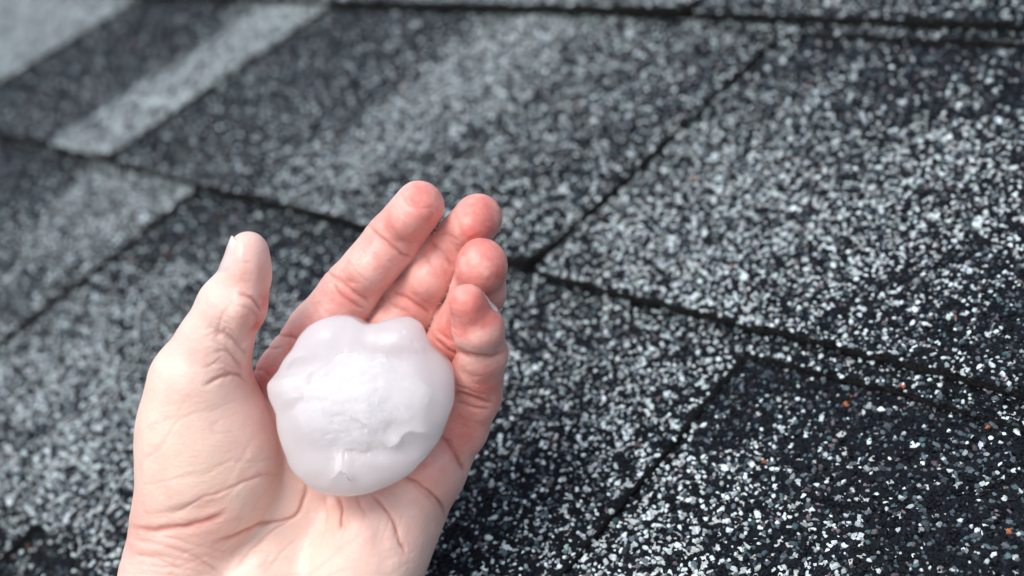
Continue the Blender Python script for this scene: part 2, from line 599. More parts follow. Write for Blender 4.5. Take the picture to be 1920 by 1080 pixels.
PALM = [  # (primitive list, blend)
    *chain([(575, 715, -11, 66), (500, 1060, -9, 95)]),
    *chain([(672, 735, -14, 60), (545, 1060, -11, 90)]),
    *chain([(758, 800, -13, 62), (610, 1060, -11, 90)]),
    *chain([(800, 880, -7, 66), (690, 1090, -8, 92)]),
    ell(690, 1050, -1, 95, 150, 10, -20),          # hypothenar mound
    ell(808, 880, -2, 58, 66, 8.5, -20),           # pad under the little finger
    # wrist and forearm
    *chain([(345, 1090, -5, 118), (370, 1300, 6, 105), (330, 1750, 60, 120)]),
    *chain([(640, 1120, -7, 118), (590, 1300, 6, 105), (600, 1750, 60, 125)]),
    *chain([(490, 1110, -6, 118), (480, 1300, 6, 110), (465, 1750, 60, 150)]),
]
THENAR = [
    ell(393, 850, 3, 128, 175, 13.5, 8),
    *chain([(352, 1040, -3, 112), (378, 800, 2, 106), (376, 722, 5, 92)]),
]
THUMB = [
    *chain([(376, 722, 5, 92), (402, 645, 8, 67), (432, 575, 10, 59), (459, 520, 12, 44), (463, 473, 13, 36)]),
    ell(468, 500, 13, 35, 60, 6.0, -4),
    ell(458, 575, 13, 40, 52, 7.0, -15),
]
FINGERS = [
    [*chain([(548, 712, -12, 72), (603, 625, -9, 63), (655, 548, -7, 53), (735, 452, -3, 51), (786, 386, 1, 47)]),
     ell(700, 497, -1, 44, 56, 6.0, -38), ell(772, 405, 4, 40, 50, 5.6, -38), ell(612, 610, -5, 48, 62, 6.2, -33)],
    [*chain([(665, 730, -15, 56), (715, 650, -12, 55), (775, 568, -9, 51), (838, 480, -6, 50), (896, 409, -2, 46)]),
     ell(808, 522, -4, 42, 50, 6.0, -36), ell(885, 425, 1, 42, 46, 5.6, -38), ell(735, 625, -7, 44, 52, 6.0, -36)],
    [*chain([(762, 800, -14, 52), (812, 700, -12, 50), (866, 612, -5, 49), (896, 548, 2, 50), (903, 494, 8, 47)]),
     ell(902, 505, 10, 46, 48, 5.6, 0), ell(850, 640, -5, 42, 50, 6.0, -25)],
    [*chain([(806, 880, -8, 62), (858, 800, -4, 56), (890, 742, 0, 49), (904, 662, 9, 46), (896, 612, 14, 44), (876, 568, 19, 36)]),
     ell(897, 620, 15, 46, 46, 5.4, 0), ell(888, 700, 5, 44, 44, 5.6, 5)],
]


def field(P):
    def grp(prims, k):
        d = None
        for p in prims:
            e = prim(P, p)
            d = e if d is None else smin(d, e, k)
        return d
    palm = grp(PALM, 5.0)
    th = grp(THENAR, 4.0)
    tb = grp(THUMB, 2.2)
    body = smin(palm, th, 3.2)
    d = smin(body, tb, 2.5)
    out = d
    for f in FINGERS:
        out = smin(out, smin(palm, grp(f, 1.8), 3.0), 0.5)
    return out


def surface_nets(fn, lo, hi, h):
    n = np.ceil((hi - lo) / h).astype(int) + 1
    ax = [lo[i] + h * np.arange(n[i]) for i in range(3)]
    # coarse pass to find occupied blocks
    B = 8
    nb = (n - 2) // B + 1
    Fv = np.full(n, 9.0, dtype=np.float32)
    cx = [lo[i] + h * (np.arange(nb[i]) * B + B / 2) for i in range(3)]
    G = np.stack(np.meshgrid(*cx, indexing='ij'), -1)
    cv = fn(G.reshape(-1, 3)).reshape(nb)
    near = np.abs(cv) < h * B * 1.35 + 1.0
    Fv_c = np.repeat(np.repeat(np.repeat(cv, B, 0), B, 1), B, 2)
    pad = [max(0, n[i] - Fv_c.shape[i]) for i in range(3)]
    Fv_c = np.pad(Fv_c, [(0, q) for q in pad], mode='edge')[:n[0], :n[1], :n[2]]
    Fv[:] = Fv_c
    mask = np.repeat(np.repeat(np.repeat(near, B, 0), B, 1), B, 2)
    mask = np.pad(mask, [(0, q) for q in pad], mode='edge')[:n[0], :n[1], :n[2]]
    ids = np.argwhere(mask)
    for s in range(0, len(ids), 400000):
        k = ids[s:s + 400000]
        P = lo + h * k
        Fv[k[:, 0], k[:, 1], k[:, 2]] = fn(P)
    S = Fv < 0
    corners = [(0, 0, 0), (1, 0, 0), (0, 1, 0), (1, 1, 0), (0, 0, 1), (1, 0, 1), (0, 1, 1), (1, 1, 1)]
    sh = tuple(n - 1)
    cnt = np.zeros(sh, np.int8)
    for c in corners:
        cnt += S[c[0]:c[0] + sh[0], c[1]:c[1] + sh[1], c[2]:c[2] + sh[2]]
    act = (cnt > 0) & (cnt < 8)
    cells = np.argwhere(act)
    vid = np.full(sh, -1, np.int32)
    vid[act] = np.arange(len(cells))
    acc = np.zeros((len(cells), 3))
    num = np.zeros(len(cells))
    for i, a in enumerate(corners):
        for b in corners[i + 1:]:
            if sum(abs(a[k] - b[k]) for k in range(3)) != 1:
                continue
            fa = Fv[cells[:, 0] + a[0], cells[:, 1] + a[1], cells[:, 2] + a[2]]
            fb = Fv[cells[:, 0] + b[0], cells[:, 1] + b[1], cells[:, 2] + b[2]]
            x = (fa < 0) != (fb < 0)
            t = np.where(x, fa / np.where(x, fa - fb, 1), 0)
            pt = np.array(a)[None] + t[:, None] * (np.array(b) - np.array(a))[None]
            acc += np.where(x[:, None], pt, 0)
            num += x
    verts = lo + h * (cells + acc / num[:, None])
    quads = []
    for axn in range(3):
        o = [k for k in range(3) if k != axn]
        sl0 = [slice(None)] * 3
        sl1 = [slice(None)] * 3
        sl0[axn] = slice(0, n[axn] - 1)
        sl1[axn] = slice(1, n[axn])
        s0, s1 = S[tuple(sl0)], S[tuple(sl1)]
        e = np.argwhere(s0 != s1)
        e = e[(e[:, o[0]] > 0) & (e[:, o[1]] > 0) & (e[:, o[0]] < n[o[0]] - 1) & (e[:, o[1]] < n[o[1]] - 1)]
        flip = s0[e[:, 0], e[:, 1], e[:, 2]]

        def vi(d0, d1):
            c = e.copy()
            c[:, o[0]] -= d0
            c[:, o[1]] -= d1
            return vid[c[:, 0], c[:, 1], c[:, 2]]
        q = np.column_stack([vi(1, 1), vi(0, 1), vi(0, 0), vi(1, 0)])
        if axn == 1:
            flip = ~flip
        q[~flip] = q[~flip][:, ::-1]
        quads.append(q)
    return verts, np.concatenate(quads)


def subdivide(V, Q):
    """split every quad in four, no smoothing"""
    E = np.sort(np.concatenate([Q[:, [0, 1]], Q[:, [1, 2]], Q[:, [2, 3]], Q[:, [3, 0]]]), axis=1)
    key = E[:, 0].astype(np.int64) * (len(V) + 1) + E[:, 1]
    uq, first, inv = np.unique(key, return_index=True, return_inverse=True)
    mid = (V[E[first, 0]] + V[E[first, 1]]) / 2
    cen = V[Q].mean(1)
    nq = len(Q)
    inv = inv.reshape(-1) + len(V)
    e0, e1, e2, e3 = inv[:nq], inv[nq:2 * nq], inv[2 * nq:3 * nq], inv[3 * nq:]
    c = np.arange(nq) + len(V) + len(uq)
    VV = np.concatenate([V, mid, cen])
    QQ = np.concatenate([np.column_stack([Q[:, 0], e0, c, e3]), np.column_stack([e0, Q[:, 1], e1, c]),
                         np.column_stack([c, e1, Q[:, 2], e2]), np.column_stack([e3, c, e2, Q[:, 3]])])
    return VV, QQ


def grad(fn, P, e=0.12):
    g = np.empty_like(P)
    for k in range(3):
        d = np.zeros(3)
        d[k] = e
        g[:, k] = fn(P + d) - fn(P - d)
    return g / (np.linalg.norm(g, axis=1, keepdims=True) + 1e-9)


def spline(pts, n=14):
    p = np.array(pts, float)
    if len(p) < 3:
        return p
    q = np.vstack([2 * p[0] - p[1], p, 2 * p[-1] - p[-2]])
    out = []
    for i in range(1, len(q) - 2):
        for t in np.linspace(0, 1, n, endpoint=False):
            a, b, c, d = q[i - 1], q[i], q[i + 1], q[i + 2]
            out.append(0.5 * ((2 * b) + (-a + c) * t + (2 * a - 5 * b + 4 * c - d) * t ** 2 + (-a + 3 * b - 3 * c + d) * t ** 3))
    out.append(p[-1])
    return np.array(out)


# skin folds in photograph pixels: points, depth mm, half width px
FOLDS = [
    # palm
    ([(573, 905), (570, 935), (558, 966), (530, 975), (501, 982), (440, 1003), (400, 1020)], .55, 6),
    ([(526, 888), (490, 893), (444, 909), (400, 925), (375, 933), (340, 955), (322, 962)], .3, 5),
    ([(424, 958), (400, 972), (375, 982), (340, 991), (290, 994), (240, 988)], .7, 9),
    ([(632, 925), (637, 950), (639, 975), (641, 990)], .6, 6),
    ([(606, 925), (612, 950), (612, 985)], .2, 5),
    ([(668, 925), (676, 950), (690, 970)], .25, 5),
    ([(693, 925), (718, 948), (735, 975), (750, 1015), (760, 1039)], .5, 5),
    ([(750, 890), (770, 900), (791, 913), (812, 930), (827, 945), (836, 968)], .9, 6),
    ([(770, 905), (800, 930), (818, 950)], .25, 4),
    ([(820, 812), (838, 828), (855, 848), (868, 870), (874, 884)], .9, 6),
    ([(558, 966), (520, 990), (470, 1030), (430, 1075)], .25, 5),
    ([(240, 1010), (300, 1020), (370, 1045), (420, 1080)], .28, 6),
    ([(236, 1035), (300, 1050), (350, 1075)], .2, 5),
    ([(440, 860), (470, 868), (520, 858)], .1, 5),
    ([(322, 900), (380, 890), (430, 868)], .1, 6),
    ([(556, 1010), (530, 1035), (500, 1070)], .15, 5),
    # thumb base web
    ([(463, 716), (440, 700), (425, 705), (405, 712), (380, 725)], .5, 5),
    ([(463, 668), (455, 655), (440, 640), (420, 625), (400, 620)], .35, 6),
    ([(455, 690), (440, 672), (425, 660), (400, 660)], .3, 5),
    ([(490, 585), (478, 566), (460, 553), (446, 548)], .5, 5),
    ([(484, 598), (470, 580), (455, 575)], .25, 4),
    ([(400, 640), (425, 655), (445, 680), (455, 700)], .22, 5),
    ([(380, 690), (410, 683), (440, 690)], .2, 5),
    ([(430, 570), (415, 600), (405, 640)], .18, 5),
    # index finger
    ([(692, 423), (710, 442), (735, 462), (756, 478), (772, 484)], .55, 4.5),
    ([(700, 435), (718, 455), (742, 472)], .2, 3.5),
    ([(610, 503), (625, 520), (645, 535), (665, 550), (684, 560), (694, 568)], .6, 5),
    ([(612, 510), (640, 525), (655, 532), (680, 530)], .2, 3.5),
    ([(622, 530), (632, 548), (650, 563), (672, 575), (685, 578)], .5, 4.5),
    ([(515, 620), (530, 630), (548, 633), (562, 634)], .5, 5),
    ([(470, 670), (500, 652), (530, 655)], .3, 4.5),
    ([(466, 700), (484, 690), (500, 700), (510, 716)], .3, 4.5),
    ([(752, 362), (765, 382), (790, 392), (818, 388)], .22, 3.5),
    ([(735, 385), (750, 400), (770, 415)], .12, 3.5),
    # middle finger
    ([(848, 395), (860, 412), (858, 436)], .25, 3.5),
    ([(820, 440), (840, 440), (862, 452), (880, 470)], .2, 3.5),
    ([(806, 448), (815, 462), (835, 482), (855, 502)], .5, 4.5),
    ([(738, 546), (752, 552), (775, 568), (795, 580), (812, 592)], .55, 5),
    ([(725, 560), (740, 575), (765, 585)], .25, 4),
    ([(795, 480), (812, 500)], .2, 3.5),
    # ring finger
    ([(922, 578), (935, 580), (950, 574)], .35, 4),
    ([(812, 632), (830, 645), (850, 660), (860, 664)], .5, 5),
    ([(818, 618), (836, 630), (852, 640)], .25, 4),
    ([(835, 605), (850, 612), (862, 617)], .2, 4),
    # little finger
    ([(858, 655), (875, 666), (900, 670), (925, 668), (948, 655)], .7, 5),
    ([(848, 735), (870, 742), (900, 752), (925, 758)], .6, 5),
    ([(850, 752), (872, 760), (898, 768), (918, 770)], .45, 4.5),
    ([(850, 722), (872, 728), (895, 738)], .25, 4),
]

wr = random.Random(5)
for k in range(8):      # wrist wrinkles
    y0 = 1000 + 11 * k
    FOLDS.append(([(232, y0 + wr.uniform(-4, 4)), (300, y0 + 4 + wr.uniform(-5, 5)), (360, y0 + 16 + wr.uniform(-6, 6)),
                   (410 + wr.uniform(-30, 60), y0 + 36 + wr.uniform(-8, 8))], wr.uniform(.08, .16), 3.2))
for k in range(9):      # fine lines down the palm
    x0 = 585 + 21 * k + wr.uniform(-6, 6)
    FOLDS.append(([(x0, 950 + wr.uniform(-12, 14)), (x0 + 3 - 1.5 * k, 985), (x0 - 10 - k, 1030 + wr.uniform(-20, 30))], wr.uniform(.05, .12), 3.0))
for k in range(7):      # faint arcs on the thumb mound
    r_ = 60 + 26 * k
    FOLDS.append(([(520 - .25 * r_, 770 + .35 * r_), (470 - .3 * r_, 800 + .6 * r_), (400 - .2 * r_, 830 + .75 * r_)], wr.uniform(.02, .05), 3.2))
for k in range(10):     # crumpled skin at the base of the thumb
    x0, y0 = wr.uniform(395, 450), wr.uniform(590, 705)
    FOLDS.append(([(x0, y0), (x0 - 12, y0 - 8 + wr.uniform(-4, 4)), (x0 - 26, y0 - 4 + wr.uniform(-6, 6))], wr.uniform(.08, .17), 3.0))
for (ax, ay), (bx, by), hw in (((775, 400), (735, 455), 42), ((725, 470), (668, 540), 44), ((650, 565), (600, 640), 46), ((585, 650), (520, 690), 40),
                               ((890, 425), (850, 470), 36), ((825, 500), (790, 560), 34), ((765, 590), (725, 650), 34),
                               ((905, 480), (905, 530), 36), ((838, 620), (815, 670), 24), ((895, 690), (890, 735), 38), ((880, 770), (850, 830), 40),
                               ((470, 460), (455, 540), 28), ((448, 555), (420, 620), 36)):
    dx, dy = bx - ax, by - ay
    ln = math.hypot(dx, dy)
    nx_, ny_ = -dy / ln, dx / ln
    for k in range(4):
        t = (k + wr.uniform(0.1, 0.9)) / 4
        cx, cy = ax + dx * t, ay + dy * t
        a_, b_ = wr.uniform(-1, -.1) * hw, wr.uniform(.1, 1) * hw
        FOLDS.append(([(cx + nx_ * a_, cy + ny_ * a_), (cx + nx_ * (a_ + b_) / 2 + dx / ln * 3, cy + ny_ * (a_ + b_) / 2 + dy / ln * 3 + wr.uniform(-3, 3)),
                       (cx + nx_ * b_, cy + ny_ * b_)], wr.uniform(.05, .13), 2.8))


def build_hand():
    lo = cp(150, 1500, -25)
    lo = np.array([cp(190, 800, -30)[0] - 4, cp(500, 1420, -30)[1], -(D0 + 34)])
    hi = np.array([cp(965, 500, -30)[0] + 4, cp(500, 320, -30)[1] + 3, -(D0 - 62)])
    V, Q = surface_nets(field, lo, hi, 0.85)
    V, Q = subdivide(V, Q)
    for _ in range(2):      # pull on to the true surface
        g = grad(field, V)
        V = V - g * np.clip(field(V), -0.5, 0.5)[:, None]
    # relax slightly so voxel pattern vanishes, then normals
    nrm = grad(field, V, 0.35)
    D = -V[:, 2]
    px = 960 + V[:, 0] / D * F_PX
    py = 540 - V[:, 1] / D * F_PX
    front = np.clip(nrm[:, 2] * 2.2 + 0.35, 0, 1)
    disp = np.zeros(len(V))
    gap_ = np.clip((field(V + nrm * 1.2) - 0.35) / 0.6, 0, 1)
    crease = np.zeros(len(V))
    jx = px + 3.0 * vnoise(V, 2.6, 31) + 1.2 * vnoise(V, 0.9, 32)
    jy = py + 3.0 * vnoise(V, 2.6, 33) + 1.2 * vnoise(V, 0.9, 34)
    for pts, dep, w in FOLDS:
        c = spline(pts)
        w = w * 0.62
        bb = (jx > c[:, 0].min() - 5 * w) & (jx < c[:, 0].max() + 5 * w) & (jy > c[:, 1].min() - 5 * w) & (jy < c[:, 1].max() + 5 * w)
        k = np.where(bb)[0]
        if not len(k):
            continue
        P = np.column_stack([jx[k], jy[k]])
        best = np.full(len(k), 1e9)
        par = np.zeros(len(k))
        for s in range(len(c) - 1):
            a, b = c[s], c[s + 1]
            ba = b - a
            t = np.clip(((P - a) @ ba) / (ba @ ba + 1e-9), 0, 1)
            dd = np.hypot(*(P - a - t[:, None] * ba).T)
            m = dd < best
            best[m] = dd[m]
            par[m] = (s + t[m]) / (len(c) - 1)
        fade = np.clip(np.minimum(par, 1 - par) * 5 + 0.25, 0, 1)
        groove = np.exp(-(best / w) ** 2) * fade
        lip = np.exp(-((best - 2.4 * w) / (1.4 * w)) ** 2) * fade
        broad = np.exp(-(best / (3.2 * w)) ** 2) * fade
        disp[k] += -dep * (0.75 * groove + 0.35 * broad) + 0.06 * dep * lip
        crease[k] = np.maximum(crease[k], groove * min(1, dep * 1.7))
    # soft unevenness of flesh and fine wrinkling
    disp += 0.16 * vnoise(V, 8.0, 41) + 0.05 * vnoise(V, 3.0, 42) + 0.018 * vnoise(V, 1.1, 43)
    palm_zone = np.clip((py - 960) / 60, 0, 1)
    str_ = np.column_stack([V[:, 0] * 0.25 + V[:, 1] * 0.15, V[:, 1] * 1.0 - V[:, 0] * 0.1, V[:, 2] * 0.3])
    disp += palm_zone * 0.10 * vnoise(str_, 1.3, 44) * np.clip((560 - px) / 200, 0, 1)
    wz = np.exp(-((px - 425) / 45) ** 2 - ((py - 650) / 70) ** 2)
    disp += wz * 0.12 * vnoise(V * np.array([0.8, 1.2, 1]), 1.6, 45)
    # fine skin lines running across the fingers and along the palm
    fz = np.clip((760 - py) / 80, 0, 1) * np.clip((px - 520) / 60, 0, 1)
    ac, sn = math.cos(math.radians(38)), math.sin(math.radians(38))
    A_ = np.column_stack([(V[:, 0] * sn + V[:, 1] * ac) * 1.0, (V[:, 0] * ac - V[:, 1] * sn) * 0.3, V[:, 2] * 0.3])
    ln_ = vnoise(A_, 0.9, 46)
    disp -= fz * 0.15 * np.clip(1 - np.abs(ln_) * 5, 0, 1) * np.clip(vnoise(V, 5, 47) + 0.4, 0, 1)
    B_ = np.column_stack([(V[:, 0] * 0.35 - V[:, 1] * 0.94), (V[:, 0] * 0.94 + V[:, 1] * 0.35) * 0.22, V[:, 2] * 0.3])
    l2 = vnoise(B_, 1.5, 48)
    pz = np.clip((px - 200) / 60, 0, 1) * np.clip((py - 700) / 80, 0, 1)
    disp -= pz * 0.12 * np.clip(1 - np.abs(l2) * 6, 0, 1) * np.clip(vnoise(V, 8, 49) + 0.3, 0, 1)
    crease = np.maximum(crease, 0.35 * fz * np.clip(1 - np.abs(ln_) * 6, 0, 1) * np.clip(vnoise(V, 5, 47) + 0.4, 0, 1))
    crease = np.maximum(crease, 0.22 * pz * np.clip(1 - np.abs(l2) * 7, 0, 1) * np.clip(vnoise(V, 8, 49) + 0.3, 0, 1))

    def bump_at(x, y, rx, ry, rot, a):
        c, s_ = math.cos(math.radians(rot)), math.sin(math.radians(rot))
        u = ((px - x) * c + (py - y) * s_) / rx
        v = (-(px - x) * s_ + (py - y) * c) / ry
        return a * np.exp(-(u * u + v * v))
    for b_ in [(783, 372, 16, 12, 20, -0.55), (800, 402, 26, 20, -30, 0.45), (765, 360, 10, 22, 30, 0.25), (905, 385, 22, 14, 10, 0.3),
               (880, 430, 20, 24, -20, 0.35), (855, 425, 8, 22, 20, -0.3), (915, 500, 20, 28, 0, 0.35), (880, 520, 10, 26, 10, -0.25),
               (700, 510, 26, 26, 0, 0.35), (660, 525, 16, 10, -30, -0.3), (880, 600, 24, 12, 0, 0.3), (905, 640, 24, 18, 0, 0.5),
               (868, 572, 14, 14, 0, -0.3), (450, 470, 10, 30, 0, 0.3), (480, 520, 14, 30, 0, 0.35), (450, 625, 22, 14, 40, 0.5),
               (425, 690, 24, 12, 20, 0.4), (600, 950, 24, 40, 10, 0.5), (670, 985, 34, 50, 0, 0.6), (780, 965, 34, 44, -25, 0.8),
               (808, 880, 26, 30, -30, 0.6), (712, 1010, 14, 40, -15, -0.3), (350, 960, 60, 12, -12, -0.5), (290, 1025, 50, 12, 5, 0.35)]:
        disp += bump_at(*b_)
    V = V + nrm * (disp * front * gap_)[:, None]
    # skin tone fields
    def blob(x, y, r):
        return np.exp(-(((px - x) ** 2 + (py - y) ** 2) / r ** 2))
    red = np.zeros(len(V))
    for x, y, r, a in [(795, 385, 45, .75), (895, 410, 50, .85), (905, 495, 55, .95), (890, 590, 60, .8), (740, 450, 70, .55),
                       (840, 480, 60, .6), (650, 560, 70, .5), (760, 570, 70, .55), (560, 640, 70, .45), (860, 620, 60, .7),
                       (900, 720, 70, .55), (860, 800, 70, .5), (495, 690, 50, .55), (800, 890, 70, .35), (475, 530, 40, .3), (500, 565, 22, .8), (492, 610, 26, .7),
                       (485, 600, 30, .5), (700, 640, 80, .5), (820, 660, 70, .6), (240, 985, 50, .25), (380, 985, 60, .2),
                       (590, 720, 110, .5), (700, 760, 150, .5), (940, 640, 40, .5), (930, 560, 40, .4)]:
        red = np.maximum(red, a * blob(x, y, r * 1.25))
    red = np.clip(1.4 * red * (1 + 0.38 * vnoise(V, 4.5, 51) + 0.22 * vnoise(V, 1.8, 53)) + 0.06 * vnoise(V, 9, 52), 0, 1)
    yel = np.clip(0.8 * blob(330, 850, 160) + 0.5 * blob(560, 1040, 200), 0, 1)
    return V, Q, np.clip(crease, 0, 1), red, yel


def skin_material():
    m, nt, b = new_mat('skin')
    L = nt.links
    red = node(nt, 'ShaderNodeAttribute', attribute_name='red')
    cre = node(nt, 'ShaderNodeAttribute', attribute_name='crease')
    yel = node(nt, 'ShaderNodeAttribute', attribute_name='warm')
    tc = node(nt, 'ShaderNodeTexCoord')
    n1 = node(nt, 'ShaderNodeTexNoise', Scale=160.0, Detail=5.0, Roughness=0.6)
    L.new(tc.outputs['Object'], n1.inputs['Vector'])
    mix0 = node(nt, 'ShaderNodeMix', data_type='RGBA')
    mix0.inputs['A'].default_value = (0.76, 0.55, 0.485, 1)
    mix0.inputs['B'].default_value = (0.76, 0.585, 0.48, 1)
    L.new(yel.outputs['Fac'], mix0.inputs['Factor'])
    mix1 = node(nt, 'ShaderNodeMix', data_type='RGBA')
    mix1.inputs['B'].default_value = (0.66, 0.215, 0.185, 1)
    L.new(mix0.outputs['Result'], mix1.inputs['A'])
    L.new(red.outputs['Fac'], mix1.inputs['Factor'])
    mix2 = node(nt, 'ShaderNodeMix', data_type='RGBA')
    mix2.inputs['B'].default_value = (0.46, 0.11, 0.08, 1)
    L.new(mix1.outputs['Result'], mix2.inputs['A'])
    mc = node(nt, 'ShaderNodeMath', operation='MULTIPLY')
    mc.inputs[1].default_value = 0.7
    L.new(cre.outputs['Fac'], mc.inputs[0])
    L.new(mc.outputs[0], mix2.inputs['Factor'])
    # mottling
    mr = node(nt, 'ShaderNodeMapRange')
    mr.inputs['From Min'].default_value = 0.45
    mr.inputs['From Max'].default_value = 0.72
    mr.inputs['To Min'].default_value = 0.0
    mr.inputs['To Max'].default_value = 0.42
    L.new(n1.outputs['Fac'], mr.inputs['Value'])
    mix3 = node(nt, 'ShaderNodeMix', data_type='RGBA')
    mix3.inputs['B'].default_value = (0.74, 0.42, 0.36, 1)
    L.new(mix2.outputs['Result'], mix3.inputs['A'])
    L.new(mr.outputs[0], mix3.inputs['Factor'])
    L.new(mix3.outputs['Result'], b.inputs['Base Color'])
    b.inputs['Subsurface Weight'].default_value = 0.6
    b.inputs['Subsurface Radius'].default_value = (1.0, 0.42, 0.28)
    b.inputs['Subsurface Scale'].default_value = 0.0022
    b.inputs['Roughness'].default_value = 0.45
    b.inputs['Specular IOR Level'].default_value = 0.42
    b.inputs['Coat Weight'].default_value = 0.12
    b.inputs['Coat Roughness'].default_value = 0.25
    # fine ridges and pores
    vo = node(nt, 'ShaderNodeTexVoronoi', Scale=1000.0)
    L.new(tc.outputs['Object'], vo.inputs['Vector'])
    n2 = node(nt, 'ShaderNodeTexNoise', Scale=650.0, Detail=5.0, Roughness=0.65)
    mp = node(nt, 'ShaderNodeMapping')
    mp.inputs['Scale'].default_value = (0.55, 1.2, 1.0)
    mp.inputs['Rotation'].default_value = (0, 0, 0.5)
    L.new(tc.outputs['Object'], mp.inputs['Vector'])
    L.new(mp.outputs[0], n2.inputs['Vector'])
    ad = node(nt, 'ShaderNodeMath', operation='MULTIPLY_ADD')
    L.new(vo.outputs['Distance'], ad.inputs[0])
    ad.inputs[1].default_value = 0.3
    L.new(n2.outputs['Fac'], ad.inputs[2])
    bp = node(nt, 'ShaderNodeBump', Strength=0.5, Distance=0.00035)
    L.new(ad.outputs[0], bp.inputs['Height'])
    L.new(bp.outputs[0], b.inputs['Normal'])
    return m


V, Q, crease, red, warm = build_hand()
ctr = cp(560, 800, 0)
HAND_M = CAM_M @ Matrix.Translation((ctr * 0.001).tolist())
hand = link_mesh('hand', (V - ctr) * 0.001, Q, [skin_material()], smooth=True, matrix=HAND_M)
for nm, arr in (('crease', crease), ('red', red), ('warm', warm)):
    at = hand.data.attributes.new(nm, 'FLOAT', 'POINT')
    at.data.foreach_set('value', arr.astype(np.float32))
hand['label'] = 'open cupped bare left hand with pale skin holding a lump of ice'
hand['category'] = 'hand'


def nail(name, base, tip, normal, half_angle, over):
    """nail plate lying on the finger: base and tip are (px,py,z) points on the bone axis"""
    A, B_ = cp(*base), cp(*tip)
    ax = (B_ - A) / np.linalg.norm(B_ - A)
    no = np.array(normal, float)
    no -= ax * (no @ ax)
    no /= np.linalg.norm(no)
    wd = np.cross(ax, no)
    nu, nv = 25, 26
    S_, F2 = np.meshgrid(np.linspace(0, 1, nv), np.linspace(-1, 1, nu), indexing='ij')
    s_, t_ = S_.ravel(), F2.ravel()
    wa = half_angle * (1 - 0.25 * np.clip(0.25 - s_, 0, 1) / 0.25)
    d = no * np.cos(t_ * wa)[:, None] + wd * np.sin(t_ * wa)[:, None]
    sa = s_ - 0.16 * t_ ** 2 * np.clip(s_ - 0.5, 0, 1) * 2 + 0.10 * t_ ** 2 * np.clip(0.4 - s_, 0, 1) * 2
    C = A + (B_ - A) * sa[:, None]
    Cc = A + (B_ - A) * np.minimum(sa, 0.72)[:, None]
    lo_, hi_ = np.zeros(len(s_)), np.full(len(s_), 9.0)
    for _ in range(22):
        mid = (lo_ + hi_) / 2
        ins = field(Cc + d * mid[:, None]) < 0
        lo_ = np.where(ins, mid, lo_)
        hi_ = np.where(ins, hi_, mid)
    off = 0.30 * (1 - t_ ** 4) * np.clip(s_ * 5, 0, 1) - 0.10 - over * np.clip(s_ - 0.72, 0, 1)
    top = C + d * (lo_ + off)[:, None]
    bot = C + d * (lo_ + off - 0.45)[:, None]
    n = nu * nv
    f = []
    for i in range(nv - 1):
        for j in range(nu - 1):
            q = i * nu + j
            f.append((q, q + 1, q + nu + 1, q + nu))
            f.append((n + q, n + q + nu, n + q + nu + 1, n + q + 1))
    ring = [j for j in range(nu)] + [i * nu + nu - 1 for i in range(1, nv)] + [(nv - 1) * nu + j for j in range(nu - 2, -1, -1)] + [i * nu for i in range(nv - 2, 0, -1)]
    for k in range(len(ring)):
        p_, q_ = ring[k], ring[(k + 1) % len(ring)]
        f.append((q_, p_, n + p_, n + q_))
    o = link_mesh(name, (np.concatenate([top, bot]) - ctr) * 0.001, f, [M_NAIL], hand, smooth=True)
    at_ = o.data.attributes.new('free', 'FLOAT', 'POINT')
    at_.data.foreach_set('value', np.tile(np.clip((s_ + 0.05 * t_ ** 2 - 0.80) / 0.06, 0, 1), 2).astype(np.float32))


def nail_material():
    m, nt, b = new_mat('nail')
    fr_ = node(nt, 'ShaderNodeAttribute', attribute_name='free')
    mx = node(nt, 'ShaderNodeMix', data_type='RGBA')
    mx.inputs['A'].default_value = (0.62, 0.50, 0.48, 1)
    mx.inputs['B'].default_value = (0.68, 0.64, 0.58, 1)
    nt.links.new(fr_.outputs['Fac'], mx.inputs['Factor'])
    nt.links.new(mx.outputs['Result'], b.inputs['Base Color'])
    b.inputs['Roughness'].default_value = 0.3
    b.inputs['Subsurface Weight'].default_value = 0.3
    b.inputs['Subsurface Scale'].default_value = 0.001
    return m


M_NAIL = nail_material()
nail('thumbnail', (453, 516, 12.5), (463, 446, 13.4), (-1.0, 0.15, 0.45), 1.0, 2.2)
nail('fingernail', (896, 604, 14.5), (880, 562, 19.2), (0.95, 0.35, -0.65), 0.7, 2.0)

# ------------------------------------------------------------------ hailstone
OUT = [(502, 719), (523, 690), (552, 654), (581, 611), (617, 595), (650, 591), (671, 598), (689, 607), (711, 605), (747, 594),
       (769, 592), (790, 603), (801, 629), (812, 650), (841, 675), (852, 697), (852, 730), (841, 777), (823, 820), (783, 863),
       (747, 896), (711, 917), (671, 927), (642, 925), (610, 920), (588, 910), (559, 885), (541, 849), (531, 813), (525, 773), (507, 744)]
HC = (677, 760)
HZ = 12.0


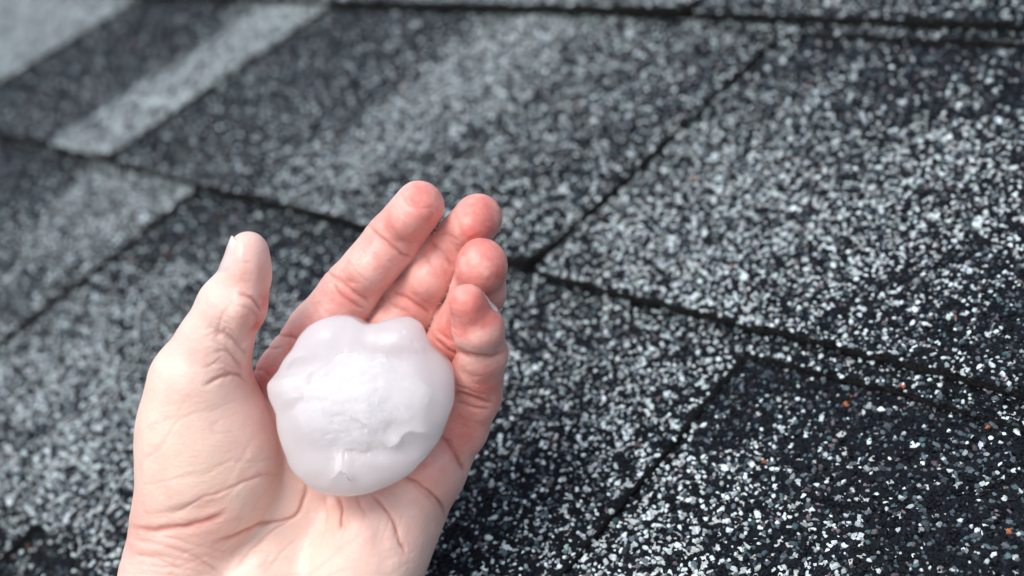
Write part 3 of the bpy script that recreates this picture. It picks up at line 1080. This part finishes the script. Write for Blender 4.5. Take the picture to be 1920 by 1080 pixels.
def build_hail():
    o = np.array(OUT, float) - np.array(HC)
    sc = (D0 - HZ) / F_PX
    o = o * sc
    o[:, 1] *= -1
    ang = np.arctan2(o[:, 1], o[:, 0])
    rad = np.hypot(o[:, 0], o[:, 1])
    k = np.argsort(ang)
    ang, rad = ang[k], rad[k]
    nth, nph = 420, 230
    th = np.linspace(-np.pi, np.pi, nth, endpoint=False)
    R = np.interp(th, np.r_[ang - 2 * np.pi, ang, ang + 2 * np.pi], np.r_[rad, rad, rad])
    ker = np.exp(-np.linspace(-2, 2, 9) ** 2)
    ker /= ker.sum()
    R = np.convolve(np.r_[R[-4:], R, R[:4]], ker, mode='valid')
    ph = np.linspace(0.0, np.pi, nph)
    TH, PH = np.meshgrid(th, ph, indexing='ij')
    RR = R[:, None] * np.ones_like(PH)
    mean = rad.mean()
    # lobes fade toward the middle
    sp = np.sin(PH)
    blend = sp ** 8
    Rm_ = mean * (1 - blend) + RR * blend
    x = Rm_ * sp ** 0.92 * np.cos(TH)
    y = Rm_ * sp ** 0.92 * np.sin(TH)
    z = np.where(PH < np.pi / 2, 9.6, 14.0) * np.sign(np.cos(PH)) * np.abs(np.cos(PH)) ** 0.64
    P = np.column_stack([x.ravel(), y.ravel(), z.ravel()])
    n = P / np.array([22., 22., 15.]) ** 2
    n /= np.linalg.norm(n, axis=1, keepdims=True)
    qx = HC[0] + P[:, 0] / sc
    qy = HC[1] - P[:, 1] / sc
    fr = (P[:, 2] > 0) * 1.0 * np.clip(P[:, 2] / 4, 0, 1)

    def g(cx, cy, rx, ry, rot=0):
        c, s = math.cos(math.radians(rot)), math.sin(math.radians(rot))
        u = ((qx - cx) * c + (qy - cy) * s) / rx
        v = (-(qx - cx) * s + (qy - cy) * c) / ry
        return np.exp(-(u * u + v * v))
    d = np.zeros(len(P))
    d += 0.4 * vnoise(P, 9, 61) + 0.22 * vnoise(P, 4, 62)
    # lobes and hollows of the front
    d += fr * (1.5 * g(595, 780, 45, 40) - 1.3 * g(640, 830, 40, 22, 10) + 1.2 * g(640, 880, 70, 28)
               + 1.3 * g(790, 740, 45, 60, 10) - 1.2 * g(735, 800, 30, 16, -30) + 1.2 * g(760, 630, 32, 26)
               - 1.0 * g(735, 665, 50, 12, 15) + 1.2 * g(620, 630, 45, 32, -20) - 0.4 * g(690, 625, 14, 24)
               - 0.8 * g(560, 690, 40, 10, -15) + 1.0 * g(545, 725, 30, 24) + 0.8 * g(780, 855, 40, 25, -35)
               - 1.0 * g(715, 835, 60, 14, -5))
    # sharp chips: (tip x, tip y, radius, rotation, depth)

    def chip(cx, cy, w, hgt, rot, dep):
        c, s = math.cos(math.radians(rot)), math.sin(math.radians(rot))
        u = ((qx - cx) * c + (qy - cy) * s) / w
        v = (-(qx - cx) * s + (qy - cy) * c) / hgt
        edge = v - u * u
        step = 1 / (1 + np.exp(-np.clip(edge * 14, -40, 40)))
        fall = np.exp(-np.clip(edge, 0, None) * 1.3) * np.exp(-(u / 1.5) ** 4)
        return -dep * step * fall
    def ledge(pts, hgt, fade, soft=2.5, end=30):
        q = np.array(pts, float)
        yl = np.interp(qx, q[:, 0], q[:, 1])
        s_ = yl - qy + 1.5 * vnoise(P, 1.2, 71)
        win = np.clip((qx - q[0, 0]) / end, 0, 1) * np.clip((q[-1, 0] - qx) / end, 0, 1)
        win = win * win * (3 - 2 * win)
        up = 1 / (1 + np.exp(-np.clip(s_ / soft * 3, -40, 40)))
        return 1.7 * hgt * win * up * np.exp(-np.clip(s_, 0, None) / fade)
    d += fr * (ledge([(655, 768), (684, 778), (700, 786), (712, 806), (724, 818), (736, 828), (747, 822), (757, 805), (766, 796), (790, 800), (822, 812)], 1.2, 45, 2.5, 42)
               + ledge([(630, 884), (642, 874), (652, 865), (660, 868), (668, 882), (676, 888)], 1.0, 22, 2.5, 12)
               + ledge([(525, 765), (560, 750), (590, 738), (625, 742), (650, 752)], 0.5, 30, 9)
               + ledge([(716, 650), (728, 655), (745, 650), (775, 656), (812, 668)], 0.5, 22, 7)
               + ledge([(528, 705), (545, 694), (566, 672), (590, 664)], 0.45, 20)
               + ledge([(640, 828), (660, 836), (690, 838), (715, 832)], 0.6, 16)
               + ledge([(612, 668), (630, 665), (646, 668)], 0.4, 9))
    core = g(680, 730, 85, 75)
    ridge = 1 - np.abs(vnoise(P, 2.4, 63)) * 2
    d += fr * core * (0.22 * ridge + 0.2 * vnoise(P * np.array([1, .7, 1]) + 3 * vnoise(P, 5, 72)[:, None] * 0.4, 1.4, 64) + 0.13 * vnoise(P, .6, 66)) * (0.6 + 0.6 * vnoise(P, 4, 73))
    d += fr * 0.35 * np.abs(vnoise(P * np.array([1, 1.6, 1]), 3.2, 67)) * g(680, 740, 130, 120)
    d += fr * np.clip(g(685, 805, 60, 22), 0, 1) * 0.4 * (np.abs(vnoise(P, 1.6, 65)))
    pit = np.clip(vnoise(P, 1.1, 81) - 0.35, 0, 1) * 1.1 + np.clip(vnoise(P, 0.7, 82) - 0.45, 0, 1) * 0.6
    d -= fr * pit * np.clip(g(672, 770, 95, 75) + g(775, 640, 30, 22) + g(720, 830, 50, 20), 0, 1)
    P = P + n * d[:, None]
    P[:, 2] += HZ
    c0 = cp(HC[0], HC[1], HZ)
    W = np.column_stack([P[:, 0] + c0[0], P[:, 1] + c0[1], P[:, 2] - D0])
    idx = np.arange(nth * nph).reshape(nth, nph)
    nx = np.roll(idx, -1, axis=0)
    F = np.column_stack([idx[:, :-1].ravel(), idx[:, 1:].ravel(), nx[:, 1:].ravel(), nx[:, :-1].ravel()])
    return W, F, c0


def ice_material():
    m, nt, b = new_mat('milky_ice')
    L = nt.links
    tc = node(nt, 'ShaderNodeTexCoord')
    n1 = node(nt, 'ShaderNodeTexNoise', Scale=260.0, Detail=7.0, Roughness=0.62)
    L.new(tc.outputs['Object'], n1.inputs['Vector'])
    b.inputs['Base Color'].default_value = (0.99, 0.965, 0.985, 1)
    b.inputs['Subsurface Weight'].default_value = 0.0
    b.inputs['IOR'].default_value = 1.31
    b.inputs['Roughness'].default_value = 0.11
    b.inputs['Transmission Weight'].default_value = 0.8
    bp = node(nt, 'ShaderNodeBump', Strength=0.7, Distance=0.0004)
    L.new(n1.outputs['Fac'], bp.inputs['Height'])
    L.new(bp.outputs[0], b.inputs['Normal'])
    v = node(nt, 'ShaderNodeVolumeScatter', Density=260.0, Anisotropy=0.25)
    v.inputs['Color'].default_value = (1.0, 0.998, 1.0, 1)
    L.new(v.outputs[0], nt.nodes['Material Output'].inputs['Volume'])
    return m


W, F, c0 = build_hail()
hail = link_mesh('hailstone', (W - c0) * 0.001, F, [ice_material()], smooth=True,
                 matrix=CAM_M @ Matrix.Translation((c0 * 0.001).tolist()))
hail['label'] = 'large lumpy milky white hailstone lying in the cupped palm'
hail['category'] = 'hailstone'


def frost_material():
    m, nt, b = new_mat('cloudy_frost')
    b.inputs['Base Color'].default_value = (0.98, 0.975, 0.985, 1)
    b.inputs['Roughness'].default_value = 0.6
    b.inputs['IOR'].default_value = 1.2
    return m


def lump(n1_, n2_, r, disp, seed):
    th = np.linspace(0, 2 * np.pi, n1_, endpoint=False)
    ph = np.linspace(0.0, np.pi, n2_)
    T_, P_ = np.meshgrid(th, ph, indexing='ij')
    d = np.column_stack([(np.sin(P_) * np.cos(T_)).ravel(), (np.sin(P_) * np.sin(T_)).ravel(), np.cos(P_).ravel()])
    k = 1 + disp * vnoise(d, 0.42, seed) + 0.6 * disp * np.abs(vnoise(d, 0.16, seed + 1)) + 0.3 * disp * vnoise(d, 0.07, seed + 2)
    idx = np.arange(n1_ * n2_).reshape(n1_, n2_)
    nx = np.roll(idx, -1, axis=0)
    F_ = np.column_stack([idx[:, :-1].ravel(), idx[:, 1:].ravel(), nx[:, 1:].ravel(), nx[:, :-1].ravel()])
    return d * k[:, None] * np.array(r), F_


M_FROST = frost_material()
cv, cf = lump(160, 90, (9.5, 8.5, 4.6), 0.42, 91)
cv = cv + np.array([-0.4, 2.0, 2.2])
link_mesh('cloudy_core', cv * 0.001, cf, [M_FROST], hail, smooth=True)

# white fracture flakes and trapped air inside the ice
fv, ff, nb_ = [], [], 0
for k in range(46):
    a = rng.uniform(0, 2 * np.pi)
    rr = rng.uniform(2, 12.5)
    z0 = 8.4 * math.sqrt(max(0.05, 1 - (rr / 21) ** 2)) * rng.uniform(0.45, 0.85)
    ln_, wd_ = rng.uniform(0.8, 3.2), rng.uniform(0.3, 1.0)
    dv, df = OCT_V.copy(), OCT_F
    ring = []
    for j in range(9):
        t = 2 * np.pi * j / 9
        ring.append((ln_ * math.cos(t) * rng.uniform(.6, 1.2), wd_ * math.sin(t) * rng.uniform(.6, 1.2), rng.normal(0, .12)))
    pts = np.array(ring + [(0, 0, 0.05), (0, 0, -0.05)])
    b1 = a + rng.normal(0, .5)
    Mz = np.array([[math.cos(b1), -math.sin(b1), 0], [math.sin(b1), math.cos(b1), 0], [0, 0, 1]])
    b2 = rng.normal(0, .6)
    Mx = np.array([[1, 0, 0], [0, math.cos(b2), -math.sin(b2)], [0, math.sin(b2), math.cos(b2)]])
    pts = pts @ Mx.T @ Mz.T + np.array([rr * math.cos(a), rr * math.sin(a) + 1, z0])
    fv.append(pts)
    for j in range(9):
        ff += [(nb_ + j, nb_ + (j + 1) % 9, nb_ + 9), (nb_ + (j + 1) % 9, nb_ + j, nb_ + 10)]
    nb_ += 11
fl = link_mesh('fracture_flakes', np.concatenate(fv) * 0.001, ff, [M_FROST], hail)
fl['kind'] = 'stuff'
bv, bf, nb_ = [], [], 0
for k in range(420):
    a = rng.uniform(0, 2 * np.pi)
    rr = abs(rng.normal(0, 8.0))
    if rr > 17:
        continue
    z0 = 9.0 * math.sqrt(max(0.05, 1 - (rr / 21) ** 2)) * rng.uniform(0.5, 0.93)
    bv.append(ICO_V * rng.uniform(0.06, 0.26) + np.array([rr * math.cos(a), rr * math.sin(a), z0]))
    bf.append(ICO_F + nb_)
    nb_ += 12
bb = link_mesh('air_bubbles', np.concatenate(bv) * 0.001, np.concatenate(bf), [M_FROST], hail, smooth=True)
bb['kind'] = 'stuff'
